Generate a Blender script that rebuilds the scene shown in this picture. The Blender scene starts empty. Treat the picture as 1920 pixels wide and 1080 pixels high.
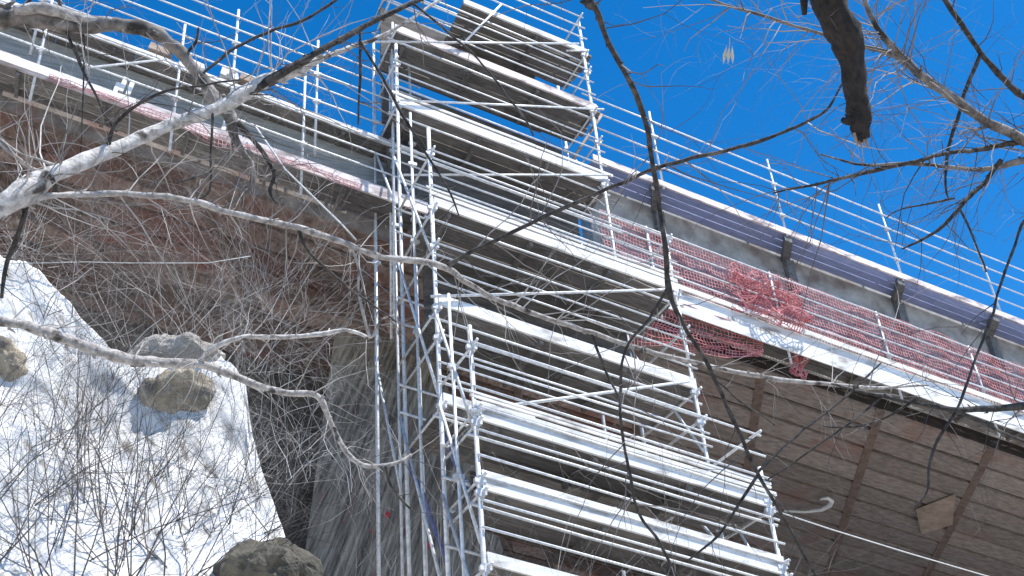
import bpy, math, random
import numpy as np
from mathutils import Vector, Matrix, noise

# ------------------------------------------------------------------ camera, sky, sun
F = 2005.0
CAM = np.array([0.0, 0.0, 1.6])
def _n(v):
    v = np.array(v, float); return v / np.linalg.norm(v)
_u = _n([-285, 3140, -F]); _D = _n([6940, -2366, -F])
_X = _n(_D - (_D @ _u) * _u); _Y = np.cross(_u, _X)
ROT = np.array([_X, _Y, _u])                       # world from camera
sc = bpy.context.scene
col = sc.collection
cam_d = bpy.data.cameras.new('camera'); cam_d.lens = F / 1920 * 36; cam_d.sensor_width = 36
cam_d.clip_start = 0.05; cam_d.clip_end = 5000
cam = bpy.data.objects.new('camera', cam_d); col.objects.link(cam)
m = Matrix([list(ROT[0]), list(ROT[1]), list(ROT[2])]).to_4x4(); m.translation = Vector(CAM)
cam.matrix_world = m
sc.camera = cam

TO_SUN = _n([0.32, -0.42, 1.0])
sun_el = math.asin(TO_SUN[2]); sun_az = math.atan2(TO_SUN[0], TO_SUN[1])
w = bpy.data.worlds.new('World'); sc.world = w; w.use_nodes = True
nt = w.node_tree; bg = nt.nodes['Background']
sky = nt.nodes.new('ShaderNodeTexSky'); sky.sky_type = 'NISHITA'; sky.sun_disc = False
sky.sun_elevation = sun_el; sky.sun_rotation = sun_az
sky.altitude = 800; sky.air_density = 1.0; sky.dust_density = 0.2; sky.ozone_density = 4.0
hs = nt.nodes.new('ShaderNodeHueSaturation'); hs.inputs['Saturation'].default_value = 1.36
nt.links.new(sky.outputs[0], hs.inputs['Color']); nt.links.new(hs.outputs[0], bg.inputs[0])
bg.inputs[1].default_value = 0.145
sd = bpy.data.lights.new('sun', 'SUN'); sd.energy = 4.8; sd.angle = math.radians(0.5); sd.color = (1, .965, .91)
so = bpy.data.objects.new('sun', sd); col.objects.link(so)
so.rotation_euler = Vector(TO_SUN).to_track_quat('Z', 'Y').to_euler()
vs = sc.view_settings; vs.view_transform = 'Standard'; vs.look = 'None'; vs.exposure = 0.6; vs.gamma = 1.0
vs.use_curve_mapping = False

# ------------------------------------------------------------------ projection helpers
def ray(px, py): return ROT @ np.array([(px - 960) / F, -(py - 540) / F, -1.0])
def onY(px, py, y):
    r = ray(px, py); return CAM + r * (y / r[1])
def at(px, py, d): return CAM + ray(px, py) * d
S = 0.1932                                          # slope of the bridge (drop per metre of x)
BX = 0.5533                                         # crossbeam skew: dx per dy
def zl(x): return 11.15 - S * (x - 12.95)           # lower walkway level
def zu(x): return 13.90 - S * (x - 12.95)           # upper walkway level
def on_soffit(px, py, off=-.35):
    r = ray(px, py); t = (zl(0) + off - CAM[2]) / (r[2] + S * r[0]); return CAM + r * t

# ------------------------------------------------------------------ mesh builder
class MB:
    def __init__(s): s.v = []; s.f = []; s.c = []
    def quad(s, a, b, c, d, t=.5):
        n = len(s.v); s.v += [tuple(a), tuple(b), tuple(c), tuple(d)]; s.f.append((n, n+1, n+2, n+3)); s.c.append(t)
    def hexa(s, p, t=.5):
        n = len(s.v); s.v += [tuple(q) for q in p]
        for q in ((0,3,2,1),(4,5,6,7),(0,1,5,4),(1,2,6,5),(2,3,7,6),(3,0,4,7)):
            s.f.append(tuple(n+i for i in q)); s.c.append(t)
    def slab(s, x0, x1, y0, y1, z0, dz, t=.5, skew=0., yref=0.):
        # box following the bridge slope; z0 = top level at x = 0, dz = thickness
        P = []
        for z in (z0 - dz, z0):
            for (x, y) in ((x0, y0), (x1, y0), (x1, y1), (x0, y1)):
                xx = x + skew * (y - yref)
                P.append((xx, y, z - S * xx))
        s.hexa(P, t)
    def beam(s, a, b, wy, h, t=.5):
        a = Vector(a); b = Vector(b); d = (b - a).normalized()
        side = d.cross(Vector((0, 0, 1)))
        if side.length < 1e-4: side = Vector((1, 0, 0))
        side = side.normalized() * (wy / 2); up = side.cross(d).normalized() * (h / 2)
        P = []
        for q in (a, b):
            P += [q - side - up, q + side - up, q + side + up, q - side + up]
        s.hexa(P, t)
    def tube(s, pts, rad, sides=6, t=.5, cap=True):
        pts = [Vector(p) for p in pts]; n = len(pts)
        if not hasattr(rad, '__len__'): rad = [rad] * n
        base = len(s.v); prev = None
        for i, p in enumerate(pts):
            d = (pts[min(i+1, n-1)] - pts[max(i-1, 0)])
            d = d.normalized() if d.length > 1e-9 else Vector((0, 0, 1))
            if prev is None:
                a = d.cross(Vector((0.12, .31, .94)));
                if a.length < 1e-3: a = d.cross(Vector((1, 0, 0)))
            else:
                a = prev - d * prev.dot(d)
                if a.length < 1e-6: a = d.cross(Vector((1, 0, 0)))
            a = a.normalized(); prev = a; b = d.cross(a)
            for k in range(sides):
                g = 2 * math.pi * k / sides
                s.v.append(tuple(p + (a * math.cos(g) + b * math.sin(g)) * rad[i]))
        for i in range(n - 1):
            for k in range(sides):
                k2 = (k + 1) % sides
                s.f.append((base+i*sides+k, base+i*sides+k2, base+(i+1)*sides+k2, base+(i+1)*sides+k)); s.c.append(t)
        if cap:
            s.f.append(tuple(base + k for k in range(sides))[::-1]); s.c.append(t)
            s.f.append(tuple(base + (n-1)*sides + k for k in range(sides))); s.c.append(t)
    def build(s, name, mat, parent=None, smooth=False, origin=None):
        me = bpy.data.meshes.new(name)
        v = s.v
        me.from_pydata(v, [], s.f); me.update()
        at_ = me.attributes.new('tone', 'FLOAT', 'FACE'); at_.data.foreach_set('value', s.c)
        if smooth: me.polygons.foreach_set('use_smooth', [True] * len(s.f))
        me.materials.append(mat)
        o = bpy.data.objects.new(name, me); col.objects.link(o)
        if parent is not None:
            o.parent = parent; o.matrix_parent_inverse = Matrix.Translation(-parent.location)
        return o

def tag(o, label=None, cat=None, group=None, kind=None):
    if label: o['label'] = label
    if cat: o['category'] = cat
    if group: o['group'] = group
    if kind: o['kind'] = kind
    return o
def thing(name, loc, label, cat, group=None):
    o = bpy.data.objects.new(name, None); col.objects.link(o); o.location = Vector(loc)
    o.empty_display_size = .2
    return tag(o, label, cat, group)

# ------------------------------------------------------------------ materials
def ramp(nodes, stops):
    r = nodes.new('ShaderNodeValToRGB'); e = r.color_ramp.elements
    while len(e) < len(stops): e.new(.5)
    for el, (p, c) in zip(e, stops): el.position = p; el.color = (*c, 1)
    return r
def mat(name, c1, c2, scale=4., stretch=(1,1,1), rot=(0,0,0), rough=.8, metal=0., bump=.3, tone=0., detail=6,
        c3=None, c3scale=2., c3lo=.6, c3hi=.7, lo=.35, hi=.65, c3stretch=(1,1,1), bumpdist=.02):
    M = bpy.data.materials.new(name); M.use_nodes = True
    N = M.node_tree.nodes; L = M.node_tree.links; b = N['Principled BSDF']
    tc = N.new('ShaderNodeTexCoord'); mp = N.new('ShaderNodeMapping')
    L.new(tc.outputs['Object'], mp.inputs[0]); mp.inputs['Rotation'].default_value = rot; ms = N.new('ShaderNodeMapping'); ms.inputs['Scale'].default_value = stretch; L.new(mp.outputs[0], ms.inputs[0])
    nz = N.new('ShaderNodeTexNoise'); nz.inputs['Scale'].default_value = scale; nz.inputs['Detail'].default_value = detail
    nz.inputs['Roughness'].default_value = .65
    L.new(ms.outputs[0], nz.inputs[0])
    r = ramp(N, [(lo, c1), (hi, c2)]); L.new(nz.outputs[0], r.inputs[0])
    out = r.outputs[0]
    if c3:
        mp2 = N.new('ShaderNodeMapping'); L.new(mp.outputs[0], mp2.inputs[0])
        mp2.inputs['Scale'].default_value = c3stretch
        n2 = N.new('ShaderNodeTexNoise'); n2.inputs['Scale'].default_value = c3scale; n2.inputs['Detail'].default_value = 5
        L.new(mp2.outputs[0], n2.inputs[0])
        mr = N.new('ShaderNodeMapRange'); mr.inputs[1].default_value = c3lo; mr.inputs[2].default_value = c3hi
        L.new(n2.outputs[0], mr.inputs[0])
        mx = N.new('ShaderNodeMixRGB'); L.new(mr.outputs[0], mx.inputs[0]); L.new(out, mx.inputs[1]); mx.inputs[2].default_value = (*c3, 1)
        out = mx.outputs[0]
    if tone:
        a = N.new('ShaderNodeAttribute'); a.attribute_name = 'tone'
        mr = N.new('ShaderNodeMapRange'); mr.inputs[3].default_value = 1 - tone; mr.inputs[4].default_value = 1 + tone
        L.new(a.outputs['Fac'], mr.inputs[0])
        mx = N.new('ShaderNodeVectorMath'); mx.operation = 'SCALE'; L.new(out, mx.inputs[0]); L.new(mr.outputs[0], mx.inputs['Scale'])
        out = mx.outputs[0]
    L.new(out, b.inputs['Base Color'])
    b.inputs['Roughness'].default_value = rough; b.inputs['Metallic'].default_value = metal
    if bump:
        bp = N.new('ShaderNodeBump'); bp.inputs['Strength'].default_value = bump; bp.inputs['Distance'].default_value = bumpdist
        L.new(nz.outputs[0], bp.inputs['Height']); L.new(bp.outputs[0], b.inputs['Normal'])
    return M

M = dict(
    steel=mat('galvanised_steel', (.52,.53,.54), (.82,.82,.81), 14, rough=.5, metal=.15, bump=.1, tone=.15),
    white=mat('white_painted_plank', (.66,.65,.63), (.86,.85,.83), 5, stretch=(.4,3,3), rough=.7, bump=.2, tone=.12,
              c3=(.34,.31,.28), c3scale=3, c3lo=.53, c3hi=.70, c3stretch=(.6,2,2)),
    pinkwhite=mat('pinkish_white_plank', (.62,.51,.50), (.85,.80,.79), 5, stretch=(.7,3,3), rough=.7, bump=.2, tone=.2,
              c3=(.26,.21,.20), c3scale=2.5, c3lo=.50, c3hi=.66, c3stretch=(.8,2,2)),
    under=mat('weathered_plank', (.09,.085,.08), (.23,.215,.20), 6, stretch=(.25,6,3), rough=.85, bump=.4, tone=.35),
    bluegrey=mat('blue_grey_plank', (.20,.26,.48), (.33,.39,.62), 5, stretch=(.25,6,3), rough=.6, bump=.25, tone=.2),  # bluish shade under the upper walkway is put into the plank colour
    dark=mat('dark_bracket_timber', (.10,.105,.105), (.20,.20,.195), 9, rough=.8, bump=.3),
    shadepanel=mat('shade_dark_sheet', (.07,.06,.052), (.15,.13,.115), 5, stretch=(.5,3,2), rough=.9, bump=.4, tone=.3),  # shade between the tower decks, painted as a dark sheet
    greyply=mat('grey_sheeting', (.24,.25,.235), (.42,.42,.40), 4, stretch=(.4,3,5), rough=.9, bump=.3, tone=.3),
    concrete=mat('pale_concrete', (.30,.295,.27), (.48,.47,.44), 3, rough=.9, bump=.3, c3=(.20,.16,.14), c3scale=1.6, c3lo=.48, c3hi=.68),
    stained=mat('stained_concrete', (.13,.11,.10), (.30,.265,.24), 3, rough=.9, bump=.3, c3=(.17,.07,.05), c3scale=1.2, c3lo=.5, c3hi=.65),
    soffit=mat('brown_soffit_boards', (.135,.112,.098), (.36,.305,.27), 5.5, stretch=(.7,2.4,2), rough=.9, bump=.4, tone=.2, lo=.28, hi=.72,
               c3=(.23,.11,.085), c3scale=.6, c3lo=.56, c3hi=.76),
    soffitred=mat('reddish_soffit_boards', (.13,.09,.074), (.36,.27,.23), 4.2, stretch=(2.2,1.2,2), rough=.9, bump=.5, tone=.45,
               c3=(.22,.095,.07), c3scale=.9, c3lo=.46, c3hi=.66),
    rust=mat('rusty_beam', (.11,.075,.06), (.21,.15,.12), 6, rough=.85, bump=.4),
    gap=mat('dark_gap', (.018,.013,.011), (.04,.03,.025), 5, rough=.9, bump=.2),
    pier=mat('board_marked_concrete', (.07,.06,.048), (.38,.335,.27), 3.2, stretch=(4.2,4.2,.11), rot=(0,-.36,0), rough=.9, bump=.6, lo=.37, hi=.65,
             c3=(.24,.10,.08), c3scale=2.2, c3lo=.66, c3hi=.76, c3stretch=(4,4,.25)),
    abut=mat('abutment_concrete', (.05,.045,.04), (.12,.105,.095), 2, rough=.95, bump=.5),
    rock=mat('white_rock', (.70,.68,.65), (.90,.88,.845), 1.6, stretch=(3.0,1,.8), rot=(0,.5,0), rough=.9, bump=.35, detail=10, bumpdist=.05,
             c3=(.36,.32,.27), c3scale=3.6, c3lo=.56, c3hi=.70, c3stretch=(3.5,1,.6)),
    tan=mat('tan_boulder', (.20,.165,.115), (.50,.42,.30), 5, rough=.9, bump=1, bumpdist=.08, c3=(.10,.09,.08), c3scale=2.6, c3lo=.52, c3hi=.62),
    greyrock=mat('grey_ledge_rock', (.16,.145,.12), (.46,.42,.37), 3, rough=.9, bump=.8, bumpdist=.06),
    darkrock=mat('dark_rock', (.035,.032,.025), (.13,.115,.085), 3, rough=.9, bump=.8, bumpdist=.06),
    ground=mat('pale_stony_ground', (.26,.235,.205), (.44,.41,.37), .8, rough=.95, bump=.5),
    pale=mat('pale_bark', (.36,.33,.30), (.72,.69,.66), 9, stretch=(3,3,3), rough=.85, bump=.9, c3=(.09,.075,.066), c3scale=9, c3lo=.57, c3hi=.66),
    grey=mat('grey_bark', (.20,.18,.165), (.55,.52,.49), 20, rough=.85, bump=.9, c3=(.06,.05,.045), c3scale=11, c3lo=.57, c3hi=.68),
    mottled=mat('mottled_dark_bark', (.06,.053,.046), (.29,.26,.235), 11, rough=.85, bump=.5, c3=(.03,.026,.022), c3scale=6, c3lo=.55, c3hi=.65),
    brown=mat('shade_dark_bark', (.012,.010,.009), (.045,.034,.028), 12, rough=.9, bump=.7, stretch=(3,3,1), c3=(.10,.03,.02), c3scale=4, c3lo=.64, c3hi=.74),  # near black: backlit shade of the broken limb is put into the bark
    black=mat('blackish_bark', (.012,.011,.010), (.10,.088,.078), 22, rough=.9, bump=.9, c3=(.16,.145,.13), c3scale=7, c3lo=.58, c3hi=.7),
    twigpale=mat('pale_twigs', (.20,.185,.17), (.54,.51,.48), 3, rough=.85, bump=0, tone=.4),  # sunlit brightness of the brush is put into this paler twig colour
    twigdark=mat('dark_twigs', (.05,.043,.038), (.16,.14,.125), 3, rough=.85, bump=0, tone=.4),
    twigmid=mat('grey_brown_twigs', (.13,.11,.10), (.34,.30,.275), 3, rough=.85, bump=0, tone=.4),
    net=mat('red_netting', (.50,.12,.13), (.68,.28,.28), 6, rough=.7, bump=0, tone=.3),
    netdark=mat('faded_red_netting', (.36,.12,.125), (.56,.28,.28), 6, rough=.7, bump=0, tone=.3),
    rope=mat('white_rope', (.6,.6,.58), (.8,.8,.78), 20, rough=.8, bump=.1),
    bluerope=mat('blue_rope', (.07,.09,.2), (.16,.19,.36), 20, rough=.8, bump=.1),
    ply=mat('weathered_plywood', (.25,.185,.14), (.40,.31,.25), 4, rough=.85, bump=.2),
    leaf=mat('dry_leaf', (.45,.40,.30), (.66,.62,.52), 8, rough=.8, bump=.1),
    redpaint=mat('red_paint', (.38,.03,.04), (.5,.07,.08), 8, rough=.7, bump=0),
)
rng = random.Random(7)

# ------------------------------------------------------------------ ground
def hill(x, y):
    h = 2.6 * (1 / (1 + math.exp(-(y - 9) / 2.5)))
    h += 2.0 * (1 / (1 + math.exp((x + 2) / 1.5))) * (1 / (1 + math.exp(-(y - 8) / 2)))
    far = max(0, math.hypot(x, y) - 60) * .02
    return h - 0.07 + .25 * noise.noise((x * .3, y * .3, 0)) * min(1, max(0, (y - 2) / 4)) + min(6, far)
g = MB()
xs = [-600, -300, -150, -80, -50] + [i * 1.5 - 33 for i in range(45)] + [50, 80, 150, 300, 600]
ys = [-600, -300, -150, -80, -50, -30, -20, -12] + [i * 1.5 - 7 for i in range(33)] + [50, 80, 150, 300, 600]
for y in ys:
    for x in xs: g.v.append((x, y, hill(x, y)))
W = len(xs)
for j in range(len(ys) - 1):
    for i in range(W - 1):
        g.f.append((j*W+i, j*W+i+1, (j+1)*W+i+1, (j+1)*W+i)); g.c.append(.5)
tag(g.build('ground', M['ground'], smooth=True), kind='structure')

# ------------------------------------------------------------------ white rock slope
def top_of_rock(px):
    P = [(-900, 330), (-500, 395), (-200, 440), (0, 478), (70, 503), (110, 545), (150, 592), (200, 645), (250, 690), (290, 672), (330, 640), (380, 645),
         (410, 662), (440, 690), (462, 722), (470, 800), (490, 880), (512, 940), (535, 1010), (560, 1100), (600, 1300), (640, 1500)]
    for a, b in zip(P, P[1:]):
        if px <= b[0]: return a[1] + (b[1] - a[1]) * (px - a[0]) / (b[0] - a[0]) + 9 * noise.noise((px * .035, 0, 0)) + 5 * noise.noise((px * .11, 3, 0))
    return P[-1][1]
def rock_depth(px, py):
    return 9.5 + (1080 - py) / 600 * 3.5 + .0008 * (px - 300)
def fbm(p, o=4):
    a = 0; s = 1
    for i in range(o): a += s * noise.noise(Vector(p) * (2 ** i)); s *= .5
    return a
def rock_point(px, py):
    d = rock_depth(px, py) + .02 * noise.noise((px * .07, py * .05, 2)) + .018 * abs(noise.noise((px * .16 + py * .06, py * .09, 5))); p = at(px, py, d)
    q = (p[0] * .9 + p[2] * .5, p[1] * .5, p[2] * .9 - p[0] * .3)
    d += .12 * fbm(q, 3) + .06 * abs(noise.noise((p[0]*2.2+p[2]*1.2, p[1], p[2] * .8))) + .03 * noise.noise((p[0]*5+p[2]*2.5, p[1]*2, p[2]*2))
    return at(px, py, d)
r = MB(); cols = [-900 + i * 60 for i in range(13)] + [-150 + i * 6 for i in range(120)] + [575, 600, 640]
cols = sorted(set(cols)); NR = 110
for px in cols:
    t0 = top_of_rock(px)
    back = []
    for k in range(6, 0, -1):
        p = rock_point(px, t0); bd = ray(px, t0); bd = bd / np.linalg.norm(bd)
        q = p + np.array([bd[0], bd[1], 0]) * (k * .55) + np.array([0, 0, -.05 * k * k - .02 * k])
        q[2] += .10 * noise.noise((q[0]*1.5, q[1]*1.5, 3)); back.append(q)
    front = [rock_point(px, t0 + (1750 - t0) * (k / (NR - 1)) ** 1.2) for k in range(NR)]
    r.v += [tuple(q) for q in back + front]
H = 6 + NR
for i in range(len(cols) - 1):
    for j in range(H - 1):
        r.f.append((i*H+j, i*H+j+1, (i+1)*H+j+1, (i+1)*H+j)); r.c.append(.5)
tag(r.build('rock_slope', M['rock'], smooth=True), kind='structure')

def boulder(name, pix, d, thick, material, label, seed, sub=4):
    # rough rounded rock whose silhouette follows a pixel outline at depth d
    cx = sum(p[0] for p in pix) / len(pix); cy = sum(p[1] for p in pix) / len(pix)
    c = Vector(at(cx, cy, d)); f = Vector(ray(cx, cy)).normalized()
    ang = sorted((math.atan2(p[1]-cy, p[0]-cx), math.hypot(p[0]-cx, p[1]-cy)) for p in pix)
    def rad(a):
        for i in range(len(ang)):
            a0, r0 = ang[i]; a1, r1 = ang[(i+1) % len(ang)]
            if i == len(ang)-1: a1 += 2*math.pi
            for s_ in (0, 2*math.pi):
                if a0 <= a + s_ <= a1: return r0 + (r1-r0)*(a+s_-a0)/(a1-a0+1e-9)
        return ang[0][1]
    b = MB(); NA, NL = 56, 34
    rx = Vector(ROT[:, 0]); ry = Vector(ROT[:, 1])
    for j in range(NL + 1):
        th = math.pi * j / NL
        for i in range(NA):
            a = -math.pi + 2*math.pi*i/NA; R = rad(a) * d / F * (math.sin(th) ** .7 if 0 < j < NL else 0)
            p = c + rx * math.cos(a) * R - ry * math.sin(a) * R + f * (-math.cos(th) * thick)
            p += (p - c) * (.10 * noise.noise(p * 9) + .30 * fbm((p[0]*2.4+seed, p[1]*2.4, p[2]*2.4), 5) - .22 * abs(noise.noise((p[0]*3.1, p[1]*3.1, p[2]*3.1+seed))))
            b.v.append(tuple(p))
    for j in range(NL):
        for i in range(NA):
            i2 = (i+1) % NA
            b.f.append((j*NA+i, j*NA+i2, (j+1)*NA+i2, (j+1)*NA+i)); b.c.append(.5)
    return tag(b.build(name, M[material]), label, 'rock')
boulder('boulder', [(252,735),(285,700),(350,692),(396,730),(390,775),(350,830),(298,830),(262,790)], 11.52, .22, 'tan',
        'tan and grey boulder standing out of the white rock slope under the low bare limb', 1)
boulder('boulder', [(-45,630),(14,640),(55,685),(68,728),(34,752),(-45,755)], 11.7, .22, 'tan',
        'ochre boulder at the left edge of the photo on the white rock slope', 5)
boulder('boulder', [(215,672),(260,648),(330,628),(385,632),(408,658),(400,688),(330,698),(250,692)], 12.12, .28, 'greyrock',
        'grey rock ledge on the crest of the white slope, just below the dark cleft', 9)
boulder('boulder', [(412,1056),(445,1026),(505,1016),(560,1030),(592,1080),(570,1150),(420,1150)], 9.65, .5, 'darkrock',
        'dark mossy boulder at the foot of the striped pier beside the white slope', 13)

# ------------------------------------------------------------------ bridge
bridge = thing('bridge', (9, 14.4, zl(9)), 'sloping concrete bridge with rust stained boarded underside behind the scaffold', 'bridge')
YW = 14.42
Z0 = zl(0); ZU0 = zu(0)
b = MB(); b.slab(-30, 45, YW + .02, 30, Z0 + .12, .42); b.build('deck_slab', M['gap'], bridge)
b = MB(); b.slab(8.9, 45, YW - .02, YW + .35, ZU0 + .02, 2.83); b.build('edge_wall', M['concrete'], bridge)
b = MB(); b.slab(-30, 8.9, YW - .02, YW + .35, Z0 + .9, 1.25); b.build('edge_wall', M['stained'], bridge)
# soffit boards between skew crossbeams
def beamx(k, y): return 15.3 + 2.72 * k + BX * (y - 15.03)
pitch = .68; bl_, br_ = MB(), MB()
for k in range(-12, 9):
    b = bl_ if k < -2 else br_
    for j in range(24):
        y = YW + .06 + j * pitch
        x0 = beamx(k, y) ; x1 = beamx(k + 1, y)
        dz = rng.uniform(-.012, .012)
        if k < -2 and rng.random() < .10:
            xm = x0 + (x1 - x0) * rng.uniform(.3, .7)
            b.slab(x0, xm - .008, y, y + pitch - .105, Z0 - .30 + dz, .075, rng.random(), BX, y)
            b.slab(xm + .008, x1 - .01, y, y + pitch - .105, Z0 - .302 + dz, .075, rng.random(), BX, y)
        else:
            b.slab(x0, x1 - .01, y, y + pitch - .105, Z0 - .30 + dz, .075, rng.random(), BX, y)
bl_.build('soffit_boards', M['soffitred'], bridge)['label'] = 'reddish brown stained soffit boards'
br_.build('soffit_boards', M['soffit'], bridge)['label'] = 'warm brown soffit boards with dark joints'
for k in range(-12, 10):
    b = MB(); x = beamx(k, YW)
    b.slab(x - .10, x + .10, YW + .02, 30, Z0 - .352, .035, .5, BX, YW)
    b.build('crossbeam', M['rust'], bridge)
# inclined board marked pier
b = MB()
def pq(px, py, y): return onY(px, py, y)
tl, tr_ = pq(628, 620, 17.3), pq(800, 610, 17.3); bl, br = pq(566, 1080, 16.9), pq(960, 1080, 16.9)
dl = bl - tl; dr = br - tr_
bl2, br2 = bl + dl * 1.1, br + dr * 1.1
tl, tr_ = tl - dl * .12, tr_ - dr * .12
n = len(b.v)
NS = 14
for k in range(NS + 1):
    a = tl + (bl2 - tl) * k / NS; c = tr_ + (br2 - tr_) * k / NS
    ra = c + np.array([.75, 1.5, 0]); la = a + np.array([.5, 1.5, 0])
    b.v += [tuple(a), tuple(c), tuple(ra), tuple(la)]
for k in range(NS):
    for i in range(4):
        i2 = (i+1) % 4; b.f.append((n+4*k+i2, n+4*k+i, n+4*k+4+i, n+4*k+4+i2)); b.c.append(.5)
b.build('pier', M['pier'], bridge)
# raised board seams on the pier face, leaning to the right
b = MB()
for k in range(30):
    s0 = k / 24 - .35
    P = []
    for q in range(6):
        v = q / 5; uu = s0 + .62 * (1 - v)
        if 0.02 <= uu <= .98:
            a = tl + (bl2 - tl) * v * .75; c = tr_ + (br2 - tr_) * v * .75
            P.append(a + (c - a) * uu + np.array([0, -.004, 0]))
    if len(P) > 1: b.tube(P, .012, 4)
b.build('board_seam', M['pier'], bridge)
b = MB()
for (px, py, s) in ((722, 970, .05), (795, 1028, .055), (690, 1000, .02), (655, 905, .02), (640, 985, .015)):
    p = Vector(onY(px, py, 16.95)); p.y -= .14
    for k in range(3): b.beam(p + Vector((-s + k*.4*s, -.003*k, -s)), p + Vector((s*.3 + k*.2*s, -.003*k, s * (1 - .2*k))), .01, s * 1.1)
b.build('paint_mark', M['redpaint'], bridge)
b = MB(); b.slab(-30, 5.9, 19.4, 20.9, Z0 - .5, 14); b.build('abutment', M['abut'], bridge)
# brackets under the upper walkway, skewed like the beams
for px, py in ((1222, 322), (1478, 452), (1690, 535), (1872, 615), (2080, 690)):
    p = onY(px, py, 13.78); x = p[0]
    b = MB(); b.slab(x - .09, x + .09, 13.76, YW - .04, ZU0 - .09, .13, .5, BX, 13.76)
    x2 = x + BX * (YW - 13.76)
    b.hexa([(x2-.1, YW-.12, zu(x2)-1.0), (x2+.1, YW-.12, zu(x2)-1.0), (x2+.1, YW-.03, zu(x2)-1.0), (x2-.1, YW-.03, zu(x2)-1.0),
            (x2-.1, YW-.16, zu(x2)-.2), (x2+.1, YW-.16, zu(x2)-.2), (x2+.1, YW-.03, zu(x2)-.2), (x2-.1, YW-.03, zu(x2)-.2)])
    b.build('bracket', M['dark'], bridge)

# ------------------------------------------------------------------ walkways and scaffold parts
def lin(parent, x0, x1, y, z0, rad=.021, name='rail', m_='steel', bow=.012):
    b = MB(); n = max(2, int((x1 - x0) / 2.1) + 1); P = []
    for i in range(n + 1):
        x = x0 + (x1 - x0) * i / n
        P.append((x, y + rng.uniform(-.008, .008), z0 - S * x + rng.uniform(-bow, bow)))
    b.tube(P, rad, 6, rng.random()); return b.build(name, M[m_], parent, smooth=True)
def post(parent, x, y, za, zb, rad=.026, couplers=()):
    b = MB(); b.tube([(x, y, za), (x + rng.uniform(-.01, .01), y, (za + zb) / 2), (x, y, zb)], rad, 8, rng.random())
    o = b.build('post', M['steel'], parent, smooth=True)
    for z in couplers:
        c = MB(); c.tube([(x, y, z - .05), (x, y, z + .05)], rad * 1.75, 8, .2)
        c.beam((x - .07, y - .02, z), (x + .07, y - .02, z), .05, .05, .25)
        k = c.build('coupler', M['steel'], o)
    return o
def platform(parent, x0, x1, y0, y1, z0, face='white', under='under', faceh=.13, nb=4, strips=()):
    # planks side by side, seen from below, with a white edge board on the outer side
    b = MB(); wy = (y1 - y0 - .03) / nb
    for k in range(nb):
        y = y0 + .03 + k * wy; x = x0
        while x < x1:
            xe = min(x1, x + rng.uniform(2.2, 3.4)) + (rng.uniform(-.1, .1) if x1 < 10 else 0)
            b.slab(x, xe - .008, y + .006, y + wy - .012, z0 + rng.uniform(-.008, .004), .045, rng.random()); x = xe
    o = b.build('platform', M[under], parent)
    b = MB(); x = x0
    while x < x1:
        xe = min(x1, x + rng.uniform(2.4, 3.3)); dz = rng.uniform(-.008, .008)
        b.slab(x, xe - .006, y0 - .012, y0 + .028, z0 + faceh - .06 + dz, faceh, rng.random()); x = xe
    b.build('edge_board', M[face], o)
    for lo_z, hh in strips:
        b = MB(); x = x0 - rng.uniform(0, .12)
        while x < x1:
            xe = min(x1 + rng.uniform(0, .15), x + rng.uniform(1.8, 3.6)); dz = rng.uniform(-.012, .012)
            b.slab(x, xe - .01, y0 - .02, y0 + .01, z0 + faceh - .06 + lo_z + hh + dz, hh, rng.random()); x = xe
        b.build('toe_board', M['white'], o)
    # joists below
    x = x0 + .25
    while under != 'bluegrey' and x < min(x1 - .1, 22):
        b = MB(); b.slab(x - .03, x + .03, y0 + .05, y1 - .03, z0 - .052, .07, .4); x += 1.3
        b.build('joist', M['under'], o)
    return o

up = thing('scaffold_walkway', (15, 13.9, zu(15)), 'railed walkway with blue grey underside on the bridge top, right of the tower', 'walkway', 'scaffold walkways on the bridge')
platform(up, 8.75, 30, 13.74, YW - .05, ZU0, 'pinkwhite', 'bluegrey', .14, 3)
for dz in (.42, .83, 1.24, 1.62): lin(up, 8.7, 30, 13.72, ZU0 + dz, .018)
for x in (10.28, 13.1, 15.95, 18.57, 21.4, 24.2): post(up, x, 13.755, zu(x) - .1, zu(x) + 1.92, .024, (zu(x) + .42, zu(x) + 1.24))

lo = thing('scaffold_walkway', (15, 13.9, zl(15)), 'lower white edged walkway below the red netting right of the scaffold tower', 'walkway', 'scaffold walkways on the bridge')
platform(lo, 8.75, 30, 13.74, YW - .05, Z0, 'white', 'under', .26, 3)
b = MB(); b.slab(9.6, 30, 13.70, 13.725, Z0 - .07, .24, .6); b.build('toe_board', M['white'], lo)
b = MB(); b.slab(8.9, 30, 13.66, 13.685, Z0 + .30, .10, .8); b.build('toe_board', M['white'], lo)
for dz in (.48, .80, 1.12, 1.42): lin(lo, 8.7, 30, 13.71, Z0 + dz, .019, m_='steel')
for x in (9.7, 12.4, 14.9, 17.2, 19.6, 22.5): post(lo, x, 13.76, zl(x) - .55, zl(x) + 1.5, .024, (zl(x) + .48,))

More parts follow.
